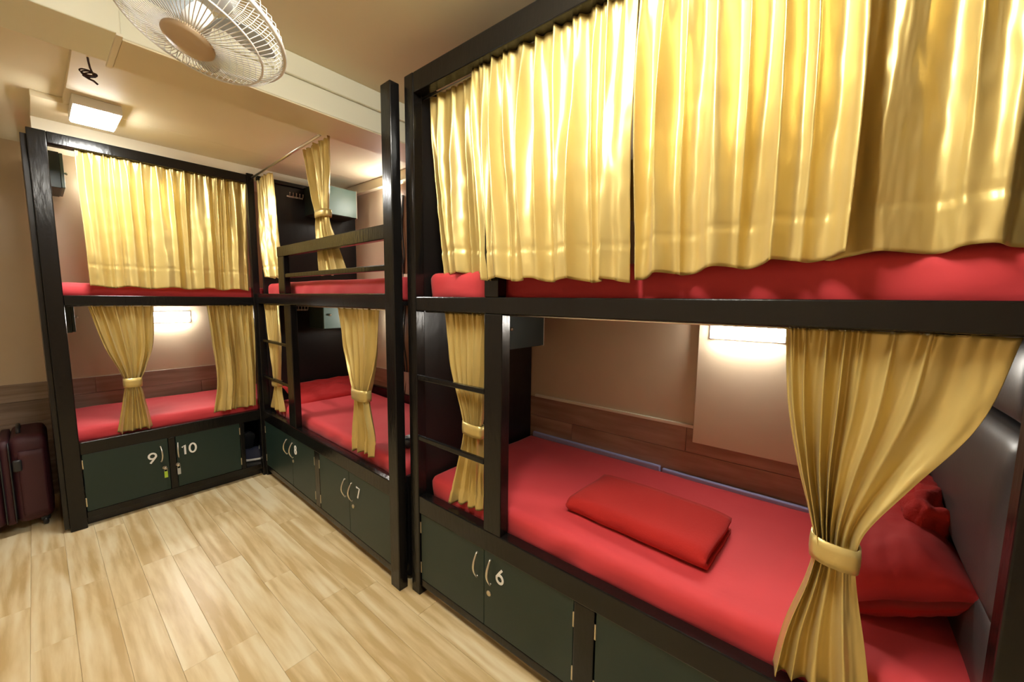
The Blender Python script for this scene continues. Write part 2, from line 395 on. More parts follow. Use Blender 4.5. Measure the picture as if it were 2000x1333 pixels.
# grey padded head board at the right end of bunk A
pad = empty('padded_headboard', (1.55, -.345, .58), 'grey vinyl padded headboard behind the red pillow', 'headboard')
for k, (z0, z1, d) in enumerate(((.565, .77, .05), (.775, 1.185, .065), (1.19, 1.372, .06))):
    bm = rbox((1.15, -.35, z0), (1.95, -.35+d, z1), d*.48, (16, 3, 10), lambda p, n: Vector((0, .012*(1 if n.y > -.5 else 0)*math.cos((p.z-.5*(z0+z1))/(z1-z0)*2.8)+.003*N3(p.x*6, p.z*6, 3), 0)))
    o = bm_obj(bm, 'cushion', 'pad', None, (1.55, -.32, (z0+z1)/2)); o.location -= pad.location; o.parent = pad

# ------------------------------------------------------------------ bunk B (lockers 7 and 8), slightly turned
BRZ = -math.radians(1.4)
B = empty('bunk_bed', (1.036, 1.56, 0), 'corner black bunk bed with lockers 7 and 8 and a bare guard rail', 'bunk bed', 'black two-tier bunk beds', BRZ)
LB, DB = 1.885, .83
def b_(nm, x0, x1, y0, y1, z0, z1, mt='black', bev=.004): return box(nm, x0, x1, y0, y1, z0, z1, mt, B, bev)
b_('post', 0, .048, -.014, .062, 0, 2.36)
b_('post', .012, .06, LB-.01, LB+.04, 0, 1.45)
b_('middle_rail', .01, .06, .062, LB, 1.378, 1.452)
b_('lower_rail', .01, .06, .062, LB-.01, .455, .535)
b_('bottom_rail', .014, .055, .062, LB-.01, .05, .09)
b_('plinth', .06, .075, .062, LB-.01, 0, .05, 'blackpanel')
b_('divider', .012, .055, .885, .955, .09, .455)
b_('ladder_post', .012, .055, 1.235, 1.345, .535, 1.378)
b_('rung', .02, .04, 1.345, LB-.01, 1.085, 1.106)
b_('rung', .02, .04, 1.345, LB-.01, .80, .821)
b_('guard_post', .012, .05, 1.31, 1.42, 1.452, 1.70)
b_('guard_rail', .01, .045, .062, 1.42, 1.70, 1.768)
b_('guard_rail', .016, .04, .062, 1.42, 1.558, 1.586)
b_('end_panel', .06, DB, LB-.012, LB+.006, .03, 2.318, 'blackpanel', .002)
b_('end_panel_rail', .05, DB, LB-.03, LB+.01, 2.30, 2.33)
b_('end_panel', .075, DB, .01, .03, .03, .555, 'blackpanel', .002)
b_('back_post', .77, .82, .0, .05, 0, 2.33)
b_('bed_base', .06, DB, .03, LB-.02, .47, .49, 'blackpanel', .002)
b_('bed_base', .06, DB, .03, LB-.02, 1.395, 1.415, 'blackpanel', .002)
b_('back_rail', .79, .83, .05, LB-.02, .50, .66)
Z0 = Vector((0, 0, 0))
locker_pair(B, .010, LB-.02, .957, .092, .453, 1.33, '8', 1.262, .375, (1.415, 1.31), .36, 1.312, .28, off=Z0)
locker_pair(B, .010, .883, .066, .092, .453, .50, '7', .395, .362, (.54, .462), .345, .455, .262, off=Z0)

# ------------------------------------------------------------------ bunk C (lockers 9 and 10), front facing -y
CY = 3.46
Cb = empty('bunk_bed', (.04, CY, 0), 'far black bunk bed with lockers 9 and 10 below the glowing ceiling lamp', 'bunk bed', 'black two-tier bunk beds')
def cb(nm, x0, x1, y0, y1, z0, z1, mt='black', bev=.004):
    o = box(nm, x0, x1, y0, y1, z0, z1, mt, None, bev); o.location -= Cb.location; o.parent = Cb; return o
cb('post', .040, .112, CY-.004, CY+.05, 0, 2.333)
cb('post', 1.075, 1.122, CY-.004, CY+.045, 0, 2.345)
cb('top_rail', .112, 1.075, CY, CY+.05, 2.27, 2.333)
cb('middle_rail', .112, 1.075, CY, CY+.05, 1.366, 1.425)
cb('lower_rail', .112, 1.075, CY, CY+.05, .462, .54)
cb('bottom_rail', .112, 1.075, CY+.004, CY+.05, .058, .098)
cb('plinth', .112, 1.075, CY+.05, CY+.065, 0, .058, 'blackpanel')
cb('side_panel', .018, .04, CY+.012, YB-.02, .02, 2.30, 'blackpanel', .002)
cb('divider', .515, .553, CY+.002, CY+.045, .098, .462)
cb('divider', .935, .965, CY+.002, CY+.045, .098, .462)
cb('bed_base', .05, XR_B-.02, CY+.05, YB-.02, .48, .50, 'blackpanel', .002)
cb('bed_base', .05, XR_B-.02, CY+.05, YB-.02, 1.38, 1.40, 'blackpanel', .002)
cb('cubby_floor', .965, 1.25, CY+.05, CY+.40, .085, .098, 'blackpanel', .001)
cb('cubby_side', .94, .955, CY+.05, CY+.40, .098, .462, 'blackpanel', .001)
cb('cubby_back', .94, 1.25, CY+.40, CY+.415, .02, .462, 'blackpanel', .001)
for (x0, x1, num, xn, zn, xh, xk, hx) in ((.116, .513, '9', .430, .345, .472, .487, .116), (.555, .933, '10', .622, .356, .566, .557, .933)):
    d = box('door', x0, x1, CY+.004, CY+.02, .10, .460, 'door', None, .002); d.location -= Cb.location; d.parent = Cb
    q = lambda x, z: Vector((x, CY+.004, z)) - Cb.location - d.location
    put('handle', HME, d, q(xh, .36), math.pi/2 + (.25 if num == '9' else -.25)); put('lock', LME, d, q(xk, .26), math.pi/2)
    for z in (.16, .40): put('hinge', HGE, d, q(hx, z), math.pi/2)
    digits(num, .074, d, q(xn, zn)+Vector((0, -.001, 0)), RC)

# keys left in the two locks
for x, mt, lb in ((.489, 'yellowtag', 'lime green tag on the key hanging from locker 9'), (.558, 'greytag', 'grey tag on the key hanging from locker 10')):
    k = empty('key', (x, CY-.004, .26), lb, 'key')
    MB().tube([(0, .006, 0), (0, -.012, 0)], .002, 6).lathe((0, -.014, 0), (0, -1, 0), [(.009, 0), (.009, .002)], 14).build('key_bow', 'steel', k)
    MB().ring((0, -.012, -.016), (0, 1, 0), .009, .001, 20, 5).build('key_ring', 'steel', k)
    box('tag', -.009, .009, -.014, -.010, -.066, -.022, mt, k, .001)

# ------------------------------------------------------------------ wall cabinets and hooks
def cabinet(label, x0, x1, y0, y1, z0, z1, face, mt, bodymt='greendark', rz=0):
    r = empty('wall_cabinet', ((x0+x1)/2, (y0+y1)/2, z0), label, 'cabinet', 'small lockers hung inside the bunks')
    def bb(nm, *a, m=bodymt, bv=.002):
        o = box(nm, *a, m, None, bv); o.location -= r.location; o.parent = r; return o
    if face == 'y':
        bb('body', x0, x1, y0+.016, y1, z0, z1); d = bb('door', x0+.002, x1-.004, y0, y0+.015, z0+.004, z1-.004, m=mt)
        bb('edge_strip', x1-.004, x1, y0, y0+.016, z0, z1, m='trim', bv=.001)
        kx, ky = x0+.05, y0
        MB().lathe((0, 0, 0), (0, -1, 0), [(.007, -.002), (.007, .008), (.010, .012), (.009, .018)], 16).build('knob', 'brass', d).location = (kx-(x0+x1)/2, -.0075, .01)
    else:
        bb('body', x0, x1-.016, y0, y1, z0, z1); d = bb('door', x1-.015, x1, y0+.002, y1-.002, z0+.004, z1-.004, m=mt)
        MB().lathe((0, 0, 0), (1, 0, 0), [(.007, -.002), (.007, .008), (.010, .012), (.009, .018)], 16).build('knob', 'brass', d).location = (.0075, -.1, 0)
    return r
cabinet('dark cabinet inside the lower near bunk, above the folded blanket', 1.45, 1.80, 1.25, 1.462, 1.175, 1.374, 'y', 'greendark')
cabinet('grey green cabinet hung high on the black panel of the upper corner bunk', 1.47, 1.785, 3.17, 3.425, 2.09, 2.315, 'y', 'green')
cabinet('grey cabinet hung on the black panel above the pillow of the lower corner bunk', 1.47, 1.785, 3.17, 3.425, 1.175, 1.385, 'y', 'green')
cabinet('dark cabinet at the left end of the far upper bunk', .041, .185, 3.87, 4.235, 2.105, 2.325, 'x', 'green')
cabinet('dark cabinet at the left end of the far lower bunk', .041, .165, 3.87, 4.235, 1.18, 1.378, 'x', 'greendark')
def hooks(label, x0, x1, y, z):
    r = empty('hook_rack', ((x0+x1)/2, y, z), label, 'hook rack', 'hook racks on the black panel')
    h = (x1-x0)/2
    box('rail', -h, h, -.004, 0, -.006, .006, 'steel', r, .001)
    for k in range(5):
        xx = -h+.012+k*(2*h-.024)/4
        MB().tube([(xx, -.004, .0), (xx, -.022, -.004), (xx, -.034, .006), (xx, -.036, .022)], .0028, 6).lathe((xx, -.036, .022), (0, 0, 1), [(.002, -.002), (.005, .002), (.002, .006)], 10).build('hook', 'steel', r)
hooks('white metal hook rack on the black panel of the upper corner bunk', 1.335, 1.458, 3.425, 2.225)
hooks('white metal hook rack on the black panel of the lower corner bunk', 1.335, 1.458, 3.425, 1.325)

# ------------------------------------------------------------------ mattresses
def mattress(label, lo, hi, seed, wr=.004, front=None, r=.035):
    lo, hi = Vector(lo), Vector(hi)
    def disp(p, n):
        k = wr*(N3(p.x*5+seed, p.y*2.2, p.z*3)+.5*N3(p.x*11, p.y*9+seed, p.z*8))
        sag = .006*N3(p.x*1.5+seed, p.y*1.5, 0)
        if n.z < -.3: return Vector((0, 0, 0))
        v = n*k + Vector((0, 0, sag*max(0, n.z)))
        side = 1-abs(n.z)
        if side > .5:      # slanting tucked pleats on the sides
            t = (p.z-lo.z)/(hi.z-lo.z); a = p.y+p.x
            v += Vector((n.x, n.y, 0))*(.010*math.sin((a*26+t*2.5+3*N3(a*2, seed, 0)))*(1-t)*(.5+N3(a*3, seed, 5)))
        return v
    n = [max(4, int((hi[k]-lo[k])/.022)) for k in range(3)]
    org = ((lo.x+hi.x)/2, (lo.y+hi.y)/2, lo.z)
    o = bm_obj(rbox(lo, hi, r, n, disp), 'mattress', 'sheet', None, org)
    return tag(o, label, 'mattress', 'mattresses in red sheets')
mA = mattress('red sheeted mattress with the folded blanket and pillow on it', (1.150, -.33, .46), (1.955, 1.45, .585), 1, .005)
# uncovered blue mattress edge along the wall, in two lengths
for y0, y1, dz in ((-.32, .62, 0.), (.63, 1.43, .008)):
    e = box('ticking_edge', 1.952, 1.974, y0, y1, .47, .592+dz, 'blue', None, .006); e.location -= mA.location; e.parent = mA; e['label'] = 'pale blue mattress edge left bare'
mattress('red sheeted mattress under the closed gold curtains of the near upper bunk', (1.155, -.33, 1.412), (1.96, 1.45, 1.545), 2, .008)
def mattressB(label, z0, z1, seed, x0=.085, wr=.004):
    o = mattress(label, (x0, .035, 0), (DB-.045, LB-.03, z1-z0), seed, wr)
    c, s = math.cos(BRZ), math.sin(BRZ); l = o.location.copy()
    o.location = (1.036+l.x*c-l.y*s, 1.56+l.x*s+l.y*c, z0); o.rotation_euler = (0, 0, BRZ); return o
mattressB('red sheeted mattress of the lower corner bunk beside lockers 7 and 8', .49, .60, 3)
mattressB('red sheeted mattress behind the guard rail of the upper corner bunk', 1.415, 1.535, 4, .075)
mattress('red sheeted mattress of the far lower bunk above lockers 9 and 10', (.06, 3.53, .50), (1.87, 4.20, .612), 5, .007)
mattress('red sheeted mattress of the far upper bunk', (.06, 3.525, 1.40), (1.87, 4.20, 1.50), 6, .008)

# ------------------------------------------------------------------ bedding
def folded_blanket(label, org, rz, L, D, H):
    """nested U folds; rounded fold to the front (-x side), open leaves at the back"""
    mb = MB(); layers = [(H*.5, 0.0, 0), (H*.5-.020, .012, 1)]
    th = .017
    def section(R, inset, end):
        pts = []; x0 = -D/2+inset+R
        for k in range(9): pts.append((D/2-inset*.5-(D-R)*k/8*1.0 if k < 8 else x0, 0))
        bottom = [(D/2-inset*.6 + (x0-(D/2-inset*.6))*k/8, H*.5-R) for k in range(9)]
        arc = [(x0-R*math.sin(math.pi*k/10), H*.5-R*math.cos(math.pi*k/10)) for k in range(1, 10)]
        top = [(x0+(D/2-inset*.6-x0)*k/10, H*.5+R) for k in range(11)]
        return bottom+arc+top
    for R, inset, li in layers:
        sec = section(R, inset, 0); n = len(sec); m = 40; base = len(mb.v)
        for side in (0, 1):
            for j in range(m+1):
                y = (j/m-.5)*(L-.012*li)
                for i, (x, z) in enumerate(sec):
                    a = sec[max(0, i-1)]; b = sec[min(n-1, i+1)]; t = Vector((b[0]-a[0], b[1]-a[1])).normalized(); nr = Vector((-t.y, t.x))
                    off = th if side else 0
                    px, pz = x+nr.x*off*-1, z+nr.y*off*-1
                    wob = .004*N3(px*9, y*7, li)+.006*N3(px*3+5, y*3, 1)
                    pz2 = max(.001, pz+wob*(1 if pz > H*.4 else .2)) - .012*(abs(j/m-.5)*2)**6*(1 if pz > H*.5 else 0)
                    mb.v.append(Vector((px+.004*N3(y*8, pz*9, 4), y+.004*N3(px*9, pz*20, 7)+(.02*(px/D) if pz < H*.3 and j > m*.8 else 0), pz2)))
        sz = (m+1)*n
        for side in (0, 1):
            for j in range(m):
                for i in range(n-1):
                    q = base+side*sz+j*n+i; mb.f.append((q, q+1, q+n+1, q+n))
        for j in range(m):
            for i in (0, n-1):
                q = base+j*n+i; mb.f.append((q, q+n, q+n+sz, q+sz))
        for i in range(n-1):
            for j in (0, m):
                q = base+j*n+i; mb.f.append((q, q+1, q+1+sz, q+sz))
    o = mb.build('folded_blanket', 'blanket'); o.location = org; o.rotation_euler = (0, 0, rz)
    return tag(o, label, 'blanket')
folded_blanket('folded dark red fleece blanket lying on the near lower mattress', (1.425, .505, .587), math.radians(-3), .52, .30, .072)

def pillow(name, label, c, ux, uy, L, Wd, T, seed, material='pillow', cat='pillow'):
    """cushion with pinched seams and little corner ears; ux, uy: in-plane axes"""
    ux, uy = Vector(ux).normalized(), Vector(uy).normalized(); uz = ux.cross(uy).normalized(); uy = uz.cross(ux); c = Vector(c); mb = MB()
    def f(sgn):
        def g(u, v):
            a, b = 2*u-1, 2*v-1
            h = (max(0, (1-abs(a)**3.2))*max(0, (1-abs(b)**3.0)))**.62
            cor = (abs(a)*abs(b))**6
            x = a*L/2*(1-.05*(1-abs(b)**2)*0+.035*cor-.05*(1-b*b)*abs(a)**3*-0-.035*(1-abs(b)**2)*abs(a)**4)
            y = b*Wd/2*(1+.035*cor-.05*(1-abs(a)**2)*abs(b)**4)
            wz = .010*N3(a*2.2+seed, b*2.2, sgn)*h + .006*N3(a*6+seed, b*6, sgn*2)*(.25+h) + .008*math.sin(9*math.atan2(b, a)+seed)*(abs(a)**3+abs(b)**3)*.25
            return c + ux*x + uy*y + uz*(sgn*T/2*h + wz)
        return g
    mb.grid(f(1), 44, 36).grid(f(-1), 44, 36)
    o = mb.build(name, material, None, c)
    bm = bmesh.new(); bm.from_mesh(o.data); bmesh.ops.remove_doubles(bm, verts=bm.verts[:], dist=.0012); bm.to_mesh(o.data); bm.free()
    return tag(o, label, cat)
pillow('pillow', 'plump red pillow leaning on the grey padded headboard', (1.60, -.155, .69), (1, .04, .03), (0, -.85, .42), .56, .34, .22, 1)
pillow('pillow', 'red pillow against the black panel of the lower corner bunk', (1.50, 3.27, .655), (1, -.02, .02), (0, .85, .45), .56, .27, .11, 5)
# crumpled dark red blanket stuffed behind the near pillow
def crumple(name, label, lo, hi, seed, amp, material, cat):
    c = [(lo[k]+hi[k])/2 for k in range(3)]
    bm = rbox(lo, hi, .45*min(hi[k]-lo[k] for k in range(3)), (22, 14, 14), lambda p, n: n*(amp*N3(p.x*14+seed, p.y*14, p.z*14)+amp*.7*N3(p.x*30, p.y*30+seed, p.z*30)))
    return tag(bm_obj(bm, name, material, None, (c[0], c[1], lo[2])), label, cat)
crumple('crumpled_blanket', 'crumpled dark red blanket stuffed between the near pillow and the wall', (1.52, -.285, .60), (1.88, -.20, .885), 3, .034, 'blanket', 'blanket')
crumple('black_pouch', 'small black pouch on the lower corner mattress beside the front post', (1.24, 1.76, .602), (1.33, 1.84, .66), 8, .006, 'darkgrey', 'pouch')
crumple('grey_cloth', 'grey cloth bundle on the near upper mattress beside the black panel', (1.22, 1.30, 1.548), (1.32, 1.40, 1.66), 9, .010, 'greycloth', 'cloth')

# ------------------------------------------------------------------ curtains
def lerp_keys(keys, z):
    """keys: list of (z, a, b, ...) sorted top to bottom, smooth interpolation"""
    if z >= keys[0][0]: return keys[0][1:]
    for k in range(len(keys)-1):
        a, b = keys[k], keys[k+1]
        if z >= b[0]:
            t = (a[0]-z)/(a[0]-b[0])
            pm = keys[k-1] if k > 0 else None; nx = keys[k+2] if k+2 < len(keys) else None
            out = []
            for i in range(1, len(a)):
                d0 = ((b[i]-pm[i])/(pm[0]-b[0]) if pm else (b[i]-a[i])/(a[0]-b[0]))*(a[0]-b[0])
                d1 = ((nx[i]-a[i])/(a[0]-nx[0]) if nx else (b[i]-a[i])/(a[0]-b[0]))*(a[0]-b[0])
                t2, t3 = t*t, t*t*t
                out.append(a[i]*(2*t3-3*t2+1)+d0*(t3-2*t2+t)+b[i]*(-2*t3+3*t2)+d1*(t3-t2))
            return tuple(out)
    return keys[-1][1:]
def curtain(label, O, S, Nn, keys, nf, seed, nf2=None, tie=None, hem=.10, gather=.006, slope=0., nu=170, nv=80, drape=.012, dens=1., lowf=.6):
    """keys rows: (z, s_left, s_right, fold_amp, out). tie: z of the waist band"""
    O, S, Nn = Vector(O), Vector(S).normalized(), Vector(Nn).normalized(); mb = MB()
    zt, zb = keys[0][0], keys[-1][0]; nf2 = nf2 or nf
    rnd = random.Random(seed); ph1, ph2 = rnd.uniform(0, 6), rnd.uniform(0, 6)
    def f(u, v):
        z = zt+(zb-zt)*v; L, R, amp, out = lerp_keys(keys, z)
        wu = 1-(1-u)**dens
        wu += .55/nf*N3(wu*nf*.55, seed*1.7, 0)                                # uneven fold widths, constant down the cloth
        fq = nf*lowf if (tie and z < tie[0]) else nf
        ph = 2*math.pi*fq*wu+ph1+(.9 if not tie else .5 if z > tie[0] else 1.6)*N3(u*2.5, v*1.1, seed+3)
        big = 2*math.pi*nf2*.5*wu+ph2+.8*N3(u*2, v*.9, seed+9)
        p = math.sin(ph)+.16*math.sin(2*ph+1.1*math.sin(seed))
        k = max(.2, .72+1.15*N3(wu*nf*.8+5, v*1.1, seed+20))                  # folds swell and die out
        fade = 1 if tie else 1-.45*sstep(v*1.1)
        amp *= 1.3 if tie else 1.75
        off = amp*(p*k*fade + (0 if tie else .8*sstep(v*1.2))*math.sin(big))
        off += drape*N3(u*3.5+seed, v*1.6, seed+1)*sstep(v*2.5)*(1 if tie is None else .35)
        if tie is None: off += .0035*N3(u*11+seed, v*7, seed+2)*sstep(v*3)+.002*N3(u*24+seed, v*15, seed+4)*sstep(v*2)
        else: off += .003*N3(u*16+seed, v*9, seed+2)
        g = gather*math.sin(2*math.pi*nf*2.3*wu+2*N3(u*9, 0, seed))*math.exp(-v*10)
        lat = .22*abs(R-L)/fq*math.cos(ph)*k*(.45 if tie is None else .55)
        edge = min(1, min(u, 1-u)*12)
        s = L+(R-L)*u + lat*edge
        if hem:
            hv = 1-hem/(zt-zb)
            if abs(v-hv) < .009: off -= .0022
            elif v > hv: off += .0012
        zz = z + slope*u*v + .006*math.sin(big)*(v**6)*(0.4 if tie else 1) + (.006*N3(u*14, seed, 0) if v < .01 else 0)
        if tie: zz += .022*N3(u*5, seed, 3)*v**8
        return O + S*s + Nn*(off+g+out) + Vector((0, 0, zz))
    mb.grid(f, nu, nv)
    k0 = keys[0]; org = O + S*((k0[1]+k0[2])/2) + Vector((0, 0, zt))
    o = mb.build('curtain', 'gold', None, org)
    md = o.modifiers.new('thickness', 'SOLIDIFY'); md.thickness = .0016; md.offset = 0
    tag(o, label, 'curtain', 'gold satin curtains'); o['_w'] = 1
    if tie:
        tz, hh, tilt = tie; b = MB(); ring = []
        L, R, amp, out = lerp_keys(keys, tz); n = 48
        for j, (dz, gr) in enumerate(((-hh/2, -.0005), (-hh/2, .003), (-hh/6, .0045), (hh/6, .0045), (hh/2, .003), (hh/2, -.0005))):
            for i in range(n):
                q = 2*math.pi*i/n; cc, sn = math.cos(q), math.sin(q)
                rx = (R-L)/2*1.03+.004+gr; ry = amp*1.35+.007+gr
                e = .75; s = (L+R)/2 + math.copysign(abs(cc)**e, cc)*rx; oo = out + math.copysign(abs(sn)**e, sn)*ry
                b.v.append(O + S*s + Nn*oo + Vector((0, 0, tz+dz+tilt*cc+.002*N3(cc*2, sn*2, seed))))
        for j in range(5):
            for i in range(n): b.f.append((j*n+i, j*n+(i+1) % n, (j+1)*n+(i+1) % n, (j+1)*n+i))
        b.build('tie_band', 'gold', o, org)
    return o
SA, NA = (0, -1, 0), (-1, 0, 0)
# near bunk, upper tier: s = -y
curtain('gold curtain at the left end of the near upper bunk, hanging inside the ladder post', (1.165, 0, 0), SA, NA,
        [(2.30, -1.435, -1.06, .006, .0), (2.05, -1.42, -1.06, .013, 0), (1.75, -1.385, -1.055, .016, 0), (1.54, -1.355, -1.05, .018, 0)], 5, 11, 4, slope=-.01, drape=.02)
c1b = curtain('gold curtain right of the ladder gap on the near upper bunk', (1.125, 0, 0), SA, NA,
        [(2.297, -1.135, -.485, .007, .0), (2.1, -1.12, -.483, .016, .012), (1.8, -1.07, -.475, .018, .045), (1.505, -1.03, -.46, .015, .058)], 10, 12, 8, slope=-.02)
curtain('broad gold curtain in the middle of the near upper bunk with wavy hem', (1.125, 0, 0), SA, NA,
        [(2.297, -.478, -.02, .006, .0), (2.05, -.475, .005, .015, .01), (1.8, -.465, .01, .017, .03), (1.495, -.455, .005, .017, .03)], 7, 13, 7, slope=.035)
curtain('gold curtain at the right end of the near upper bunk', (1.150, 0, 0), SA, NA,
        [(2.297, -.03, .268, .006, .0), (2.0, -.03, .268, .012, .005), (1.53, -.03, .268, .012, .01)], 3.5, 14, 4, slope=.01, drape=.018)
fc = MB().grid(lambda u, v: (1.175+.006*math.sin(u*7)+.004*N3(u*4, v*4, 2), .56-.13*u, 1.85-.18*v+.004*math.sin(u*6)), 16, 16)
fo = fc.build('turned_back_corner', 'gold', c1b, (1.175, .5, 1.85))
# near bunk, lower tier
curtain('narrow tied gold curtain beside the ladder of the near lower bunk', (1.134, 0, 0), SA, NA,
        [(1.372, -1.31, -1.045, .008, 0), (1.15, -1.275, -1.058, .011, 0), (.96, -1.205, -1.08, .012, 0), (.885, -1.187, -1.09, .010, 0), (.80, -1.20, -1.088, .011, 0), (.52, -1.285, -1.085, .013, .002)],
        6, 21, tie=(.888, .052, -.004), hem=.07, slope=.03)
curtain('wide tied gold curtain in front of the pillow of the near lower bunk', (1.13, 0, 0), SA, NA,
        [(1.372, -.090, .262, .009, 0), (1.2, -.075, .225, .013, 0), (1.05, -.045, .150, .017, 0), (.93, -.012, .088, .020, .004), (.868, .000, .074, .018, .006), (.79, -.008, .080, .018, .006), (.65, -.042, .105, .018, .022), (.525, -.058, .124, .020, .026)],
        7.5, 22, tie=(.868, .055, -.006), hem=.0, slope=.02, nu=240, nv=120, dens=1.6, lowf=.5)
# corner bunk
SB = (math.sin(BRZ), -math.cos(BRZ), 0); NB = (-math.cos(BRZ), -math.sin(BRZ), 0)
OB = (1.036+.052, 1.56, 0)
curtain('narrow gold curtain at the corner end of the upper corner bunk', (1.105, 1.56, 0), SB, NB,
        [(2.312, -1.885, -1.62, .010, 0), (2.0, -1.87, -1.60, .014, 0), (1.75, -1.82, -1.55, .014, 0), (1.57, -1.76, -1.50, .015, 0)], 5, 31, hem=.08, nu=90)
curtain('tied gold curtain hanging from the bare rod of the upper corner bunk', (1.105, 1.56, 0), SB, NB,
        [(2.328, -1.04, -.70, .012, 0), (2.15, -.985, -.705, .018, 0), (1.98, -.90, -.745, .020, 0), (1.915, -.885, -.755, .016, 0), (1.83, -.895, -.73, .016, 0), (1.57, -.885, -.58, .014, 0)],
        6, 32, tie=(1.918, .04, 0), hem=.0, nu=110)
curtain('narrow tied gold curtain behind the ladder of the lower corner bunk', (1.095, 1.56, 0), SB, NB,
        [(1.374, -1.86, -1.60, .009, 0), (1.1, -1.80, -1.615, .016, 0), (.80, -1.73, -1.65, .016, 0), (.74, -1.74, -1.65, .015, 0), (.565, -1.86, -1.595, .018, 0)],
        5, 33, tie=(.775, .04, 0), hem=.0, nu=90)
curtain('tied gold curtain over the red mattress of the lower corner bunk', (1.095, 1.56, 0), SB, NB,
        [(1.374, -.655, -.215, .010, 0), (1.15, -.60, -.245, .016, 0), (.98, -.52, -.31, .019, 0), (.905, -.485, -.345, .017, 0), (.82, -.49, -.335, .017, 0), (.68, -.52, -.29, .020, 0), (.575, -.525, -.30, .020, 0)],
        7, 34, tie=(.905, .06, 0), hem=.08)
# far bunk
SC, NC = (1, 0, 0), (0, -1, 0)
curtain('broad gold curtain closing the far upper bunk', (0, 3.492, 0), SC, NC,
        [(2.275, .215, 1.075, .007, 0), (2.05, .215, 1.072, .014, 0), (1.8, .22, 1.068, .014, .01), (1.478, .222, 1.060, .013, .02)], 14, 41, 9, hem=.13, nu=200)
curtain('tied gold curtain in front of the lamp of the far lower bunk', (0, 3.492, 0), SC, NC,
        [(1.366, .205, .505, .009, 0), (1.1, .262, .485, .015, 0), (.95, .315, .437, .018, 0), (.868, .335, .408, .016, 0), (.79, .325, .42, .017, 0), (.55, .282, .452, .022, 0)],
        7, 42, tie=(.868, .06, 0), hem=.08)
curtain('loose untied gold curtain at the right side of the far lower bunk', (0, 3.492, 0), SC, NC,
        [(1.366, .785, 1.073, .010, 0), (1.1, .805, 1.072, .016, 0), (.8, .822, 1.070, .018, 0), (.575, .79, 1.066, .020, 0)], 6, 43, 4, hem=.09)
# rods
def rod(label, a, b, r, mt='steel'):
    c = (Vector(a)+Vector(b))/2; o = MB().tube([a, b], r, 10).build('curtain_rod', mt, None, c); return tag(o, label, 'curtain rod', 'curtain rods')
rod('bare curtain rod running from the corner post to the ceiling beam', (1.107, 3.445, 2.314), (1.085, 2.298, 2.332), .008)
rod('thin curtain rod under the middle rail of the far bunk', (.112, 3.492, 1.362), (1.075, 3.492, 1.362), .004)
rod('thin curtain rod under the middle rail of the near bunk', (1.142, 1.452, 1.371), (1.142, -.275, 1.371), .004)
rod('thin curtain rod behind the top rail of the far bunk', (.112, 3.514, 2.268), (1.075, 3.514, 2.268), .004)
rod('thin curtain rod behind the top rail of the near bunk', (1.145, 1.46, 2.292), (1.145, -.275, 2.292), .004)
rod('thin curtain rod under the middle rail of the corner bunk', (1.136, 3.43, 1.373), (1.093, 1.625, 1.373), .004)

# ------------------------------------------------------------------ ceiling fan
FC, FN, FR = Vector((.344, 1.405, 2.19)), Vector((-.33, -.04, -.945)).normalized(), .21
fan = empty('ceiling_fan', FC, 'white caged fan hanging tilted from the ceiling', 'fan')
a = FN.orthogonal().normalized(); b = FN.cross(a)
def fp(R, q, h): return (a*math.cos(q)+b*math.sin(q))*R + FN*h
fg = MB().ring((0, 0, 0), FN, FR, .007, 72, 8).ring(FN*.055, FN, FR*.80, .0028, 64, 6).build('guard_ring', 'plastic', fan)
wf_ = MB(); wbk = MB()
for k in range(84):
    q = 2*math.pi*k/84
    wf_.tube([fp(.058, q, .078), fp(.11, q, .073), fp(FR*.80, q, .055), fp(FR*.93, q, .034), fp(FR, q, .004)], .0013, 4, False)
for k in range(60):
    q = 2*math.pi*k/60
    wbk.tube([fp(FR, q, -.004), fp(FR*.94, q, -.035), fp(FR*.75, q, -.06), fp(.06, q, -.075)], .0013, 4, False)
wf_.build('front_guard', 'plastic', fan); wbk.build('back_guard', 'plastic', fan)
MB().lathe((0, 0, 0), FN, [(.052, .070), (.060, .074), (.060, .084), (.054, .090), (.02, .092)], 40).build('cap', 'fawn', fan)
MB().lathe((0, 0, 0), FN, [(.03, -.02), (.034, .0), (.034, .03), (.02, .045)], 24).build('hub', 'plastic', fan)
MB().lathe((0, 0, 0), FN, [(.03, -.20), (.055, -.185), (.065, -.13), (.062, -.08), (.04, -.07)], 32).build('motor', 'plastic', fan)
for k in range(3):
    q0 = 2*math.pi*k/3+.35; bl = MB()
    def bf(u, v):
        R = .03+.155*u; wdt = (.35+.75*math.sin(math.pi*(.15+.75*u)))*.62
        q = q0+(v-.5)*wdt*1.9; h = .012+(v-.5)*.055*(1-.3*u)
        return fp(R, q, h)
    bl.grid(bf, 14, 12); o = bl.build('blade', 'clear', fan); md = o.modifiers.new('t', 'SOLIDIFY'); md.thickness = .003
jt = FN*-.19; tp = Vector((.40, 1.42, ZM)) - FC
MB().tube([jt, jt+Vector((.01, 0, .03)), tp-Vector((0, 0, .02))], .013, 12).build('stem', 'plastic', fan)
MB().lathe(tp, (0, 0, -1), [(.055, 0), (.055, .02), (.03, .045), (.014, .05)], 24).build('ceiling_mount', 'plastic', fan)
MB().tube([fp(FR, .25, 0), fp(FR*1.09, .33, -.012), fp(FR*1.09, .43, -.012), fp(FR, .51, 0)], .004, 8).build('guard_clip', 'plastic', fan)

